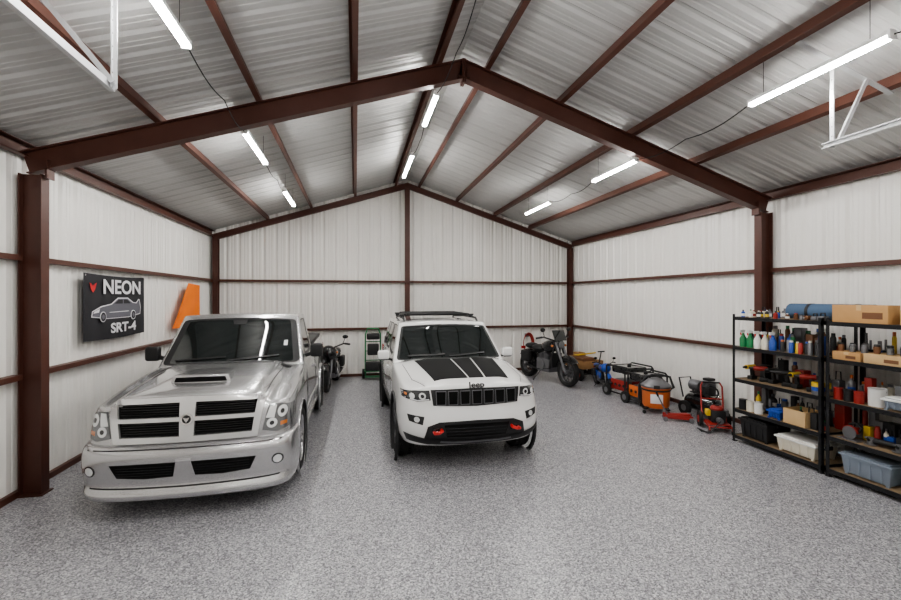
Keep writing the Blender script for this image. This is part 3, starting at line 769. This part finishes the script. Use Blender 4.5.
b.fin(loc=(6.0,10.75,0),rotz=.12)
def generator(loc,rz_,c1,c2,w=.62,l=.7,h=.56):
    b=B('portable_generator')
    for sx in (-w/2,w/2):
        b.tube([(sx,-l/2,.12),(sx,-l/2,h-.04),(sx,-l/2+.05,h),(sx,l/2-.05,h),(sx,l/2,h-.04),(sx,l/2,.12),(sx,l/2-.05,.09),(sx,-l/2+.05,.09)],.018,'blackplastic',8,True)
    for y in (-l/2,l/2):
        for z in (.12,h-.04): b.tube([(-w/2,y,z),(w/2,y,z)],.018,'blackplastic')
    b.box((0,0,h-.09),(w*.82,l*.72,.15),c1,bev=.045,seg=3); b.cyl((0,0,h-.02),(0,0,h+.03),.04,'blackplastic')
    b.box((-.08,.0,.26),(w*.5,l*.55,.24),'grey',bev=.03); b.cyl((.05,0,.26),(w*.42,0,.26),.13,'blackplastic',seg=24)
    b.box((-w/2+.04,-.02,.27),(.04,l*.7,.22),c2,bev=.01)
    for k in range(4): b.cyl((-w/2+.015,-.2+k*.13,.27),(-w/2+.0,-.2+k*.13,.27),.03,'blackgloss',seg=14)
    b.box((0,-l/2+.03,.27),(w*.6,.03,.22),c2,bev=.01)
    for k in range(3): b.cyl((-.15+k*.14,-l/2+.0,.27),(-.15+k*.14,-l/2+.02,.27),.035,'blackgloss',seg=14)
    for sx in (-1,1):
        b.cyl((sx*(w/2+.02),l/2-.08,.12),(sx*(w/2+.08),l/2-.08,.12),.12,'rubber',seg=24); b.cyl((sx*(w/2+.015),l/2-.08,.12),(sx*(w/2+.085),l/2-.08,.12),.06,'grey')
        b.box((sx*w*.4,-l/2+.06,.045),(.05,.05,.09),'rubber')
    b.fin(loc=loc,rotz=rz_)
generator((5.95,8.56,0),.1,'blackgloss','dred',.66,.70,.68)
generator((5.86,7.88,0),.05,'blackgloss','orange',.62,.50,.64)
b=B('shop_vacuum')
b.lathe([(0,.10),(.20,.10),(.225,.14),(.235,.42),(.245,.44),(.245,.46),(.235,.46),(0,.46)],'orange',seg=32)
b.lathe([(0,.46),(.25,.46),(.255,.49),(.22,.52),(.17,.56),(.13,.60),(.05,.62),(0,.62)],'grey',seg=32)
b.lathe([(.238,.40),(.25,.41),(.25,.43),(.238,.435)],'blackplastic',seg=32)
b.tube([(-.10,0,.60),(-.08,0,.67),(.08,0,.67),(.10,0,.60)],.015,'blackplastic')
b.box((-.0,-.237,.28),(.20,.012,.16),'bannerw',bev=.004); b.box((0,-.245,.49),(.1,.05,.06),'blackplastic',bev=.01)
for k in range(4):
    t=math.pi/4+k*math.pi/2; b.beam((.15*math.cos(t),.15*math.sin(t),.11),(.28*math.cos(t),.28*math.sin(t),.09),.06,.03,'blackplastic'); b.ell((.28*math.cos(t),.28*math.sin(t),.035),(.03,.03,.035),'rubber',12)
b.tube([(.22,.08,.40),(.30,.12,.44),(.24,.16,.62),(.05,.15,.66),(-.15,.18,.60),(-.27,.12,.45),(-.28,.08,.15)],.022,'blackplastic',10)
b.fin(loc=(5.62,7.26,0),rotz=-.6,scale=1.06)
b=B('air_compressor')
X=Matrix.Translation((0,-.32,.24))@Matrix.Rotation(-math.pi/2,4,'X')
b.lathe([(0,-.03),(.08,-.02),(.14,.03),(.155,.08),(.155,.56),(.14,.61),(.08,.66),(0,.67)],'blackgloss',X,24)
b.box((0,-.02,.43),(.22,.42,.02),'blackplastic'); b.cyl((0,.02,.55),(0,.24,.55),.10,'grey',seg=24); b.box((0,-.14,.54),(.16,.16,.2),'blackplastic',bev=.02)
for k in range(5): b.box((0,-.14,.58+k*.022),(.19,.19,.008),'grey')
b.box((0,-.14,.71),(.15,.15,.05),'blackplastic',bev=.02); b.tube([(-.13,.32,.3),(-.13,.42,.65),(.13,.42,.65),(.13,.32,.3)],.014,'blackplastic')
for sx in (-1,1): b.cyl((sx*.16,.22,.13),(sx*.22,.22,.13),.13,'rubber',seg=24); b.cyl((sx*.155,.22,.13),(sx*.225,.22,.13),.06,'grey'); b.box((sx*.1,-.28,.06),(.04,.04,.12),'rubber')
b.cyl((0,-.36,.42),(0,-.40,.42),.04,'chrome'); b.tube([(0,-.3,.42),(0,-.3,.36)],.01,'chrome')
b.fin(loc=(6.25,6.80,0),rotz=.05)
# pressure washer (red tube frame, engine, pump, two wheels, tall handle)
b=B('pressure_washer')
for sx in (-.2,.2):
    b.tube([(sx,-.30,.06),(sx,-.28,.12),(sx,.18,.14),(sx,.28,.30),(sx,.36,.80),(sx*.8,.38,.88)],.017,'dred')
    b.cyl((sx*1.1,.20,.15),(sx*1.4,.20,.15),.15,'rubber',seg=28); b.cyl((sx*1.08,.20,.15),(sx*1.43,.20,.15),.075,'dred',seg=18)
    b.box((sx,-.30,.03),(.04,.05,.06),'rubber')
b.tube([(-.16,.38,.88),(.16,.38,.88)],.019,'blackplastic'); b.tube([(-.2,.32,.55),(.2,.32,.55)],.014,'dred'); b.tube([(-.2,-.28,.12),(.2,-.28,.12)],.017,'dred'); b.cyl((-.25,.20,.15),(.25,.20,.15),.012,'grey')
b.box((0,-.05,.155),(.38,.42,.02),'dred',bev=.005)
b.box((0,-.02,.29),(.26,.28,.24),'blackplastic',bev=.03); b.lathe([(0,0),(.12,0),(.125,.03),(.10,.07),(.04,.08),(0,.08)],'dred',Matrix.Translation((0,-.02,.41)),24); b.cyl((0,-.02,.48),(0,-.02,.51),.04,'blackplastic')
b.box((.15,.0,.36),(.09,.20,.12),'grey',bev=.02); b.box((-.16,.0,.34),(.08,.16,.12),'yellow',bev=.02); b.cyl((0,-.26,.23),(0,-.16,.23),.06,'grey')
b.tube([(.0,-.26,.23),(-.1,-.34,.15),(-.2,-.36,.03),(-.34,-.25,.015),(-.36,-.05,.015),(-.24,-.36,.015)],.012,'blackplastic')
for k in range(3): b.tube([((.12+.01*k)*math.cos(t*.314)-.0,.345+.01*k,.66+(.12+.01*k)*math.sin(t*.314)) for t in range(20)],.009,'blackplastic',6,True)
b.fin(loc=(5.86,6.08,0),rotz=-.5,scale=.82)
b=B('floor_jack')
for sx in (-.1,.1): b.box((sx,0,.09),(.02,.55,.08),'dred',bev=.008)
for sx in (-.13,.13):
    b.cyl((sx-.02,-.24,.05),(sx+.02,-.24,.05),.05,'grey'); b.cyl((sx-.02,.24,.045),(sx+.02,.24,.045),.045,'grey')
b.box((0,-.02,.13),(.12,.42,.05),'dred',rot=(-.1,0,0),bev=.01); b.cyl((0,-.22,.14),(0,-.22,.18),.05,'grey'); b.tube([(0,.2,.12),(0,.40,.55)],.014,'grey'); b.cyl((0,.37,.48),(0,.41,.58),.02,'rubber')
b.cyl((-.1,-.26,.04),(.1,-.26,.04),.012,'grey')
b.fin(loc=(5.60,6.66,0),rotz=1.0,scale=.85)

# ------------------------------------------------------------------ shelving
SX0,SX1=5.66,6.24
LV=(1.90,1.45,.96,.50,.10)
def shelving(y0,y1):
    b=B('shelving_unit')
    for x in (SX0,SX1):
        for y in (y0,y1):
            sx=1 if x==SX0 else -1; sy=1 if y==y0 else -1
            b.lohi((x,y,0),(x+sx*.04,y+sy*.004,1.94),'shelf'); b.lohi((x,y,0),(x+sx*.004,y+sy*.04,1.94),'shelf')
            b.box((x+sx*.02,y+sy*.02,.006),(.05,.05,.012),'shelf')
    for z in LV:
        for x in (SX0,SX1-.012): b.lohi((x,y0,z-.05),(x+.012,y1,z),'shelf')
        for y in (y0,y1-.012): b.lohi((SX0,y,z-.05),(SX1,y+.012,z),'shelf')
        b.lohi((SX0+.012,y0+.012,z-.018),(SX1-.012,y1-.012,z-.004),'mdf')
        for k in range(2): b.lohi((SX0+.012,lerp(y0,y1,(k+1)/3)-.02,z-.04),(SX1-.012,lerp(y0,y1,(k+1)/3)+.02,z-.02),'shelf')
    b.fin()
Y1a,Y1b=4.27,5.57; Y2a,Y2b=2.95,4.22
shelving(Y1a,Y1b); shelving(Y2a,Y2b)
def Z(i): return LV[i]-.003
def bottle(b,x,y,z,r,h,c,cap):
    b.lathe([(0,0),(r,0),(r,h*.62),(r*.8,h*.72),(r*.35,h*.80),(r*.35,h*.88),(0,h*.88)],c,Matrix.Translation((x,y,z)),14)
    b.lathe([(r*.42,h*.86),(r*.42,h),(0,h)],cap,Matrix.Translation((x,y,z)),12); b.lathe([(r*1.01,h*.15),(r*1.01,h*.5)],random.choice(['whitep','yellow','dred','blue']),Matrix.Translation((x,y,z)),14)
def can(b,x,y,z,r,h,c,cap):
    b.lathe([(0,0),(r,0),(r*1.03,.005),(r,.01),(r,h*.8),(r*.7,h*.88),(r*.7,h),(0,h)],c,Matrix.Translation((x,y,z)),14); b.lathe([(r*.72,h*.86),(r*.72,h*1.01),(0,h*1.01)],cap,Matrix.Translation((x,y,z)),12)
def trigger(b,x,y,z,c):
    b.lathe([(0,0),(.045,0),(.048,.12),(.02,.18),(.015,.21),(0,.21)],c,Matrix.Translation((x,y,z)),14); b.box((x-.02,y,z+.235),(.09,.025,.04),'whitep',bev=.008); b.beam((x-.05,y,z+.225),(x-.04,y,z+.18),.012,.012,'red')
def paintcan(b,x,y,z,r,h,c):
    b.lathe([(0,0),(r,0),(r,h*.97),(r*1.04,h),(r*.9,h),(r*.88,h*.97),(0,h*.97)],c,Matrix.Translation((x,y,z)),22)
    b.tube([(x,y+r*math.cos(t*.314),z+h*.9-r*.9*math.sin(t*.314)) for t in range(11)],.003,'grey',5)
def drill(b,x,y,z,c,a=0):
    X=Matrix.Translation((x,y,z))@Matrix.Rotation(a,4,'Z')
    def P(*p): return X@V(p)
    b.cyl(P(0,-.09,.19),P(0,.08,.19),.034,c,seg=14); b.cyl(P(0,.08,.19),P(0,.14,.19),.022,'blackplastic',r1=.014,seg=12)
    b.beam(P(0,-.04,.18),P(0,-.06,.05),.035,.045,'blackplastic'); b.box(P(0,-.05,.03),(.075,.12,.055),'blackplastic',rot=(0,0,a),bev=.01); b.box(P(0,-.10,.19),(.05,.04,.05),'blackplastic',rot=(0,0,a),bev=.012)
def cbox(name,x0,x1,y0,y1,z,h,m='card',tape=True,op=False):
    b=B(name); t=.006
    if op:
        b.lohi((x0,y0,z),(x1,y1,z+t),m)
        b.lohi((x0,y0,z),(x0+t,y1,z+h),m); b.lohi((x1-t,y0,z),(x1,y1,z+h),m); b.lohi((x0,y0,z),(x1,y0+t,z+h),m); b.lohi((x0,y1-t,z),(x1,y1,z+h),m)
    else:
        b.lohi((x0,y0,z),(x1,y1,z+h),m,bev=.004)
        if tape: b.lohi((x0-.001,(y0+y1)/2-.025,z+h*.7),(x1,(y0+y1)/2+.025,z+h+.0015),'card2')
        b.lohi((x0-.0015,y0+.05,z+h*.25),(x0,y0+.05+(y1-y0)*.35,z+h*.6),'brown')
    b.fin()
def bin_(name,x0,x1,y0,y1,z,h,m,lid):
    b=B(name); cx,cy=(x0+x1)/2,(y0+y1)/2
    b.box((cx,cy,z+h/2),(x1-x0-.03,y1-y0-.03,h-.03),m,bev=.02,taper=.9)
    b.lohi((x0,y0,z+h-.045),(x1,y1,z+h-.02),lid,bev=.008); b.lohi((x0+.03,y0+.03,z+h-.02),(x1-.03,y1-.03,z+h),lid,bev=.008)
    for yy in (y0,y1): b.box((cx,yy,z+h-.05),(.12,.03,.05),'blackplastic',bev=.008)
    for k in range(4): b.box((x0+.018,lerp(y0,y1,(k+1)/5),z+h*.45),(.014,.012,h*.6),m)
    for sx in (-1,1):
        for sy in (-1,1): b.box((cx+sx*(x1-x0)*.38,cy+sy*(y1-y0)*.38,z+.01),(.03,.03,.02),m)
    b.fin()
cols=['whitep','dred','blue','green','yellow','grey','blackplastic','orange','cream','blackplastic','grey']
darks=['blackplastic','grey','grey','dred','blackplastic','brown','blue','cream','blackplastic','yellow','blackplastic','grey']
def clutter(name,x0,x1,y0,y1,z,hmin,hmax):
    b=B(name); y=y0
    while y<y1-.06:
        w=random.uniform(.05,.13)
        if y+w>y1: break
        h=random.uniform(hmin,hmax); c_=random.choice(darks); x=random.uniform(x0+w/2,max(x0+w/2+.001,x1-w/2)); k=random.random(); yc=y+w/2
        if k<.22: b.box((x,yc,z+h/2),(w,w*.95,h),c_,bev=.008)
        elif k<.42: can(b,x,yc,z,w*.35,h,c_,random.choice(cols))
        elif k<.6: bottle(b,x,yc,z,w*.42,h,c_,random.choice(cols))
        elif k<.8:
            b.box((x,yc,z+h*.3),(w,w*.9,h*.6),c_,bev=.012); b.tube([(x,yc-w*.3,z+h*.55),(x,yc-w*.25,z+h),(x,yc+w*.25,z+h),(x,yc+w*.3,z+h*.55)],.008,'blackplastic',6)
        elif k<.9: b.lathe([(w*.2,0),(w*.48,0),(w*.48,h*.4),(w*.2,h*.4),(w*.2,0)],c_,Matrix.Translation((x,yc,z)),18); b.lathe([(0,h*.0),(w*.18,0),(w*.18,h*.8),(0,h*.8)],'grey',Matrix.Translation((x,yc,z)),12)
        else: b.cyl((x-w*.4,yc,z+w*.35),(x+w*.5,yc,z+w*.35),w*.33,c_,seg=16); b.cyl((x-w*.7,yc,z+w*.35),(x-w*.4,yc,z+w*.35),w*.12,'chrome',seg=10)
        y+=w+.006
    b.fin()
b=B('small_bottles')
for i in range(9): bottle(b,5.76+.12*(i%2),5.48-i*.065,Z(0),.026,.10+.03*random.random(),random.choice(cols),random.choice(cols))
b.fin()
b=B('rolled_mat'); b.cyl((6.0,3.92,LV[0]+.105+.0),(6.0,4.93,LV[0]+.105),.105,'teal',seg=24)
for k in range(3): b.lathe([(.03+.022*k,0),(.036+.022*k,0),(.036+.022*k,.006)],'blackplastic',Matrix.Translation((6.0,3.92,LV[0]+.105))@Matrix.Rotation(math.pi/2,4,'X'),20)
for y in (4.1,4.65): b.lathe([(.106,-.02),(.109,-.02),(.109,.02),(.106,.02)],'blackplastic',Matrix.Translation((6.0,y,LV[0]+.105))@Matrix.Rotation(math.pi/2,4,'X'),24)
b.fin()
clutter('assorted_supplies',5.70,5.86,4.30,4.90,Z(0),.05,.12)
clutter('assorted_supplies',5.98,6.18,4.98,5.50,Z(0),.10,.18)
cbox('cardboard_box',5.69,5.87,3.60,4.17,Z(0),.21)
cbox('cardboard_box',5.70,6.10,3.05,3.50,Z(0),.16,'card2')
b=B('spray_bottles')
for i in range(5): trigger(b,5.75,5.47-i*.12,Z(1),('green','green','whitep','cream','blue')[i])
b.fin()
b=B('spray_cans')
for i in range(9): can(b,5.90+.07*(i%2),5.47-i*.08,Z(1),.033,.23,random.choice(cols),random.choice(cols))
for i in range(9): can(b,5.74+.03*(i%2),4.84-i*.062,Z(1),.028,.15+.05*random.random(),('blackplastic','grey','blue','yellow','dred','blackplastic','grey','blackplastic','grey')[i],random.choice(cols))
b.fin()
clutter('assorted_supplies',5.86,6.0,4.30,4.70,Z(1),.20,.30)
clutter('assorted_supplies',6.05,6.2,4.30,5.50,Z(1),.22,.34)
b=B('power_drills')
for i,c_ in enumerate(('yellow','dred','blackplastic','blackplastic','yellow','dred')): drill(b,5.82,5.42-i*.17,Z(2),c_,.5*(-1)**i+1.2)
b.fin()
clutter('assorted_tools',6.0,6.2,4.30,5.50,Z(2),.20,.36)
b=B('tape_rolls')
for i,c_ in enumerate(('grey','blue','yellow')):
    b.lathe([(.04,0),(.07,0),(.07,.05),(.04,.05),(.04,0)],c_,Matrix.Translation((5.76,4.385,Z(2)+.051*i)),20)
b.fin()
cbox('cardboard_box',5.70,6.0,4.50,4.80,Z(3),.20,'card2',op=True)
clutter('assorted_tools',5.73,5.97,4.52,4.78,Z(3)+.008,.20,.27)
bin_('blue_parts_bin',5.68,5.95,4.84,5.04,Z(3),.14,'blue','blue')
b=B('paint_cans')
for i,c_ in enumerate(('blackplastic','cream','whitep')): paintcan(b,5.76,5.48-i*.13,Z(3),.055,.15,c_)
b.fin()
clutter('assorted_tools',6.04,6.2,4.30,5.50,Z(3),.18,.34)
clutter('assorted_tools',5.86,5.98,5.12,5.52,Z(3),.18,.30)
clutter('assorted_tools',5.72,5.86,4.31,4.48,Z(3),.12,.25)
bin_('black_storage_bin',5.68,6.15,5.02,5.50,Z(4),.30,'blackplastic','blackplastic')
bin_('white_storage_bin',5.68,6.10,4.36,4.92,Z(4),.22,'cream','whitep')
cbox('cardboard_tray',5.68,6.0,3.86,4.16,Z(1),.10,'card')
cbox('cardboard_tray',5.68,6.0,3.45,3.83,Z(1),.11,'card2')
cbox('cardboard_box',5.68,6.0,3.03,3.40,Z(1),.18,'card')
b=B('glass_jars')
for i in range(11):
    x=5.76+.1*(i%2); y=4.12-i*.062
    zz=Z(1)+(.103 if y>3.85 else .113)
    b.lathe([(0,0),(.03,0),(.032,.07),(.025,.08),(0,.08)],random.choice(['grey','lensgrey','brown','blackplastic']),Matrix.Translation((x,y,zz)),12); b.lathe([(.028,.078),(.028,.095),(0,.095)],random.choice(['blackplastic','grey']),Matrix.Translation((x,y,zz)),12)
b.fin()
clutter('assorted_supplies',6.04,6.2,3.0,4.18,Z(1),.2,.36)
b=B('paint_cans')
for i,c_ in enumerate(('dred','blackplastic','dred')): paintcan(b,5.75,4.14-i*.11,Z(2),.048,.14,c_)
paintcan(b,5.82,3.78,Z(2),.085,.20,'whitep')
b.fin()
clutter('assorted_supplies',6.04,6.2,3.0,4.18,Z(2),.2,.36)
clutter('assorted_supplies',5.88,6.0,3.88,4.18,Z(2),.2,.3)
bin_('clear_storage_box',5.68,6.0,3.36,3.67,Z(2),.15,'clear','whitep')
clutter('assorted_tools',5.72,5.96,3.38,3.65,Z(2)+.151,.06,.12)
bin_('blue_lid_storage_box',5.68,6.0,3.0,3.33,Z(2),.15,'clear','blue')
b=B('angle_grinders')
for i in range(1,4):
    y=4.03-i*.27; z=Z(3)
    b.cyl((5.84,y-.12,z+.055),(5.80,y+.06,z+.055),.032,('grey','blackplastic','green','grey')[i],seg=14); b.cyl((5.79,y+.07,z+.01),(5.79,y+.07,z+.02),.062,'grey',seg=20); b.cyl((5.79,y+.07,z+.0),(5.79,y+.07,z+.09),.033,'grey',seg=14); b.cyl((5.75,y+.06,z+.06),(5.70,y+.06,z+.10),.014,'blackplastic',seg=10)
b.fin()
clutter('assorted_tools',5.92,6.04,3.0,4.18,Z(3),.12,.24)
clutter('assorted_tools',6.06,6.2,3.0,4.18,Z(3),.22,.36)
b=B('circular_saw'); z=Z(3)
b.box((5.79,4.03,z+.006),(.15,.22,.01),'grey',bev=.002); b.cyl((5.755,4.03,z+.085),(5.761,4.03,z+.085),.075,'grey',seg=28); b.cyl((5.765,4.03,z+.10),(5.88,4.03,z+.10),.045,'dred',seg=18)
b.tube([(5.82,3.97,z+.10),(5.82,3.94,z+.16),(5.82,4.0,z+.20),(5.82,4.07,z+.17)],.017,'blackplastic'); b.lathe([(.03,0),(.082,0),(.082,.02),(.03,.02)],'dred',Matrix.Translation((5.765,4.03,z+.09))@Matrix.Rotation(math.pi/2,4,'Y'),20,(math.pi*.5,math.pi*1.5))
b.fin()
bin_('clear_storage_bin',5.68,6.12,3.56,4.10,Z(4),.26,'clear','clear')
b=B('garden_hose')
for k in range(7): b.tube([(5.88+(.17+.008*math.sin(k*2))*math.cos(t*.2618),3.32+(.17+.008*math.sin(k*2))*math.sin(t*.2618),Z(4)+.014+.026*k) for t in range(24)],.013,'green',8,True)
b.fin()

# ------------------------------------------------------------------ world & camera
w=bpy.data.worlds.new('World'); bpy.context.scene.world=w; w.use_nodes=True
w.node_tree.nodes['Background'].inputs[0].default_value=(.5,.55,.6,1); w.node_tree.nodes['Background'].inputs[1].default_value=.3
try: bpy.context.scene.view_settings.look='AgX - Medium High Contrast'
except Exception as ex: print('look',ex)
cd=bpy.data.cameras.new('Camera'); cd.sensor_width=36; cd.lens=433/901*36; cd.shift_y=-.0033; cd.clip_start=.05
c=bpy.data.objects.new('Camera',cd); c.location=(0,0,2.2); c.rotation_euler=(math.pi/2,0,-math.atan(95/433)); bpy.context.collection.objects.link(c)
bpy.context.scene.camera=c
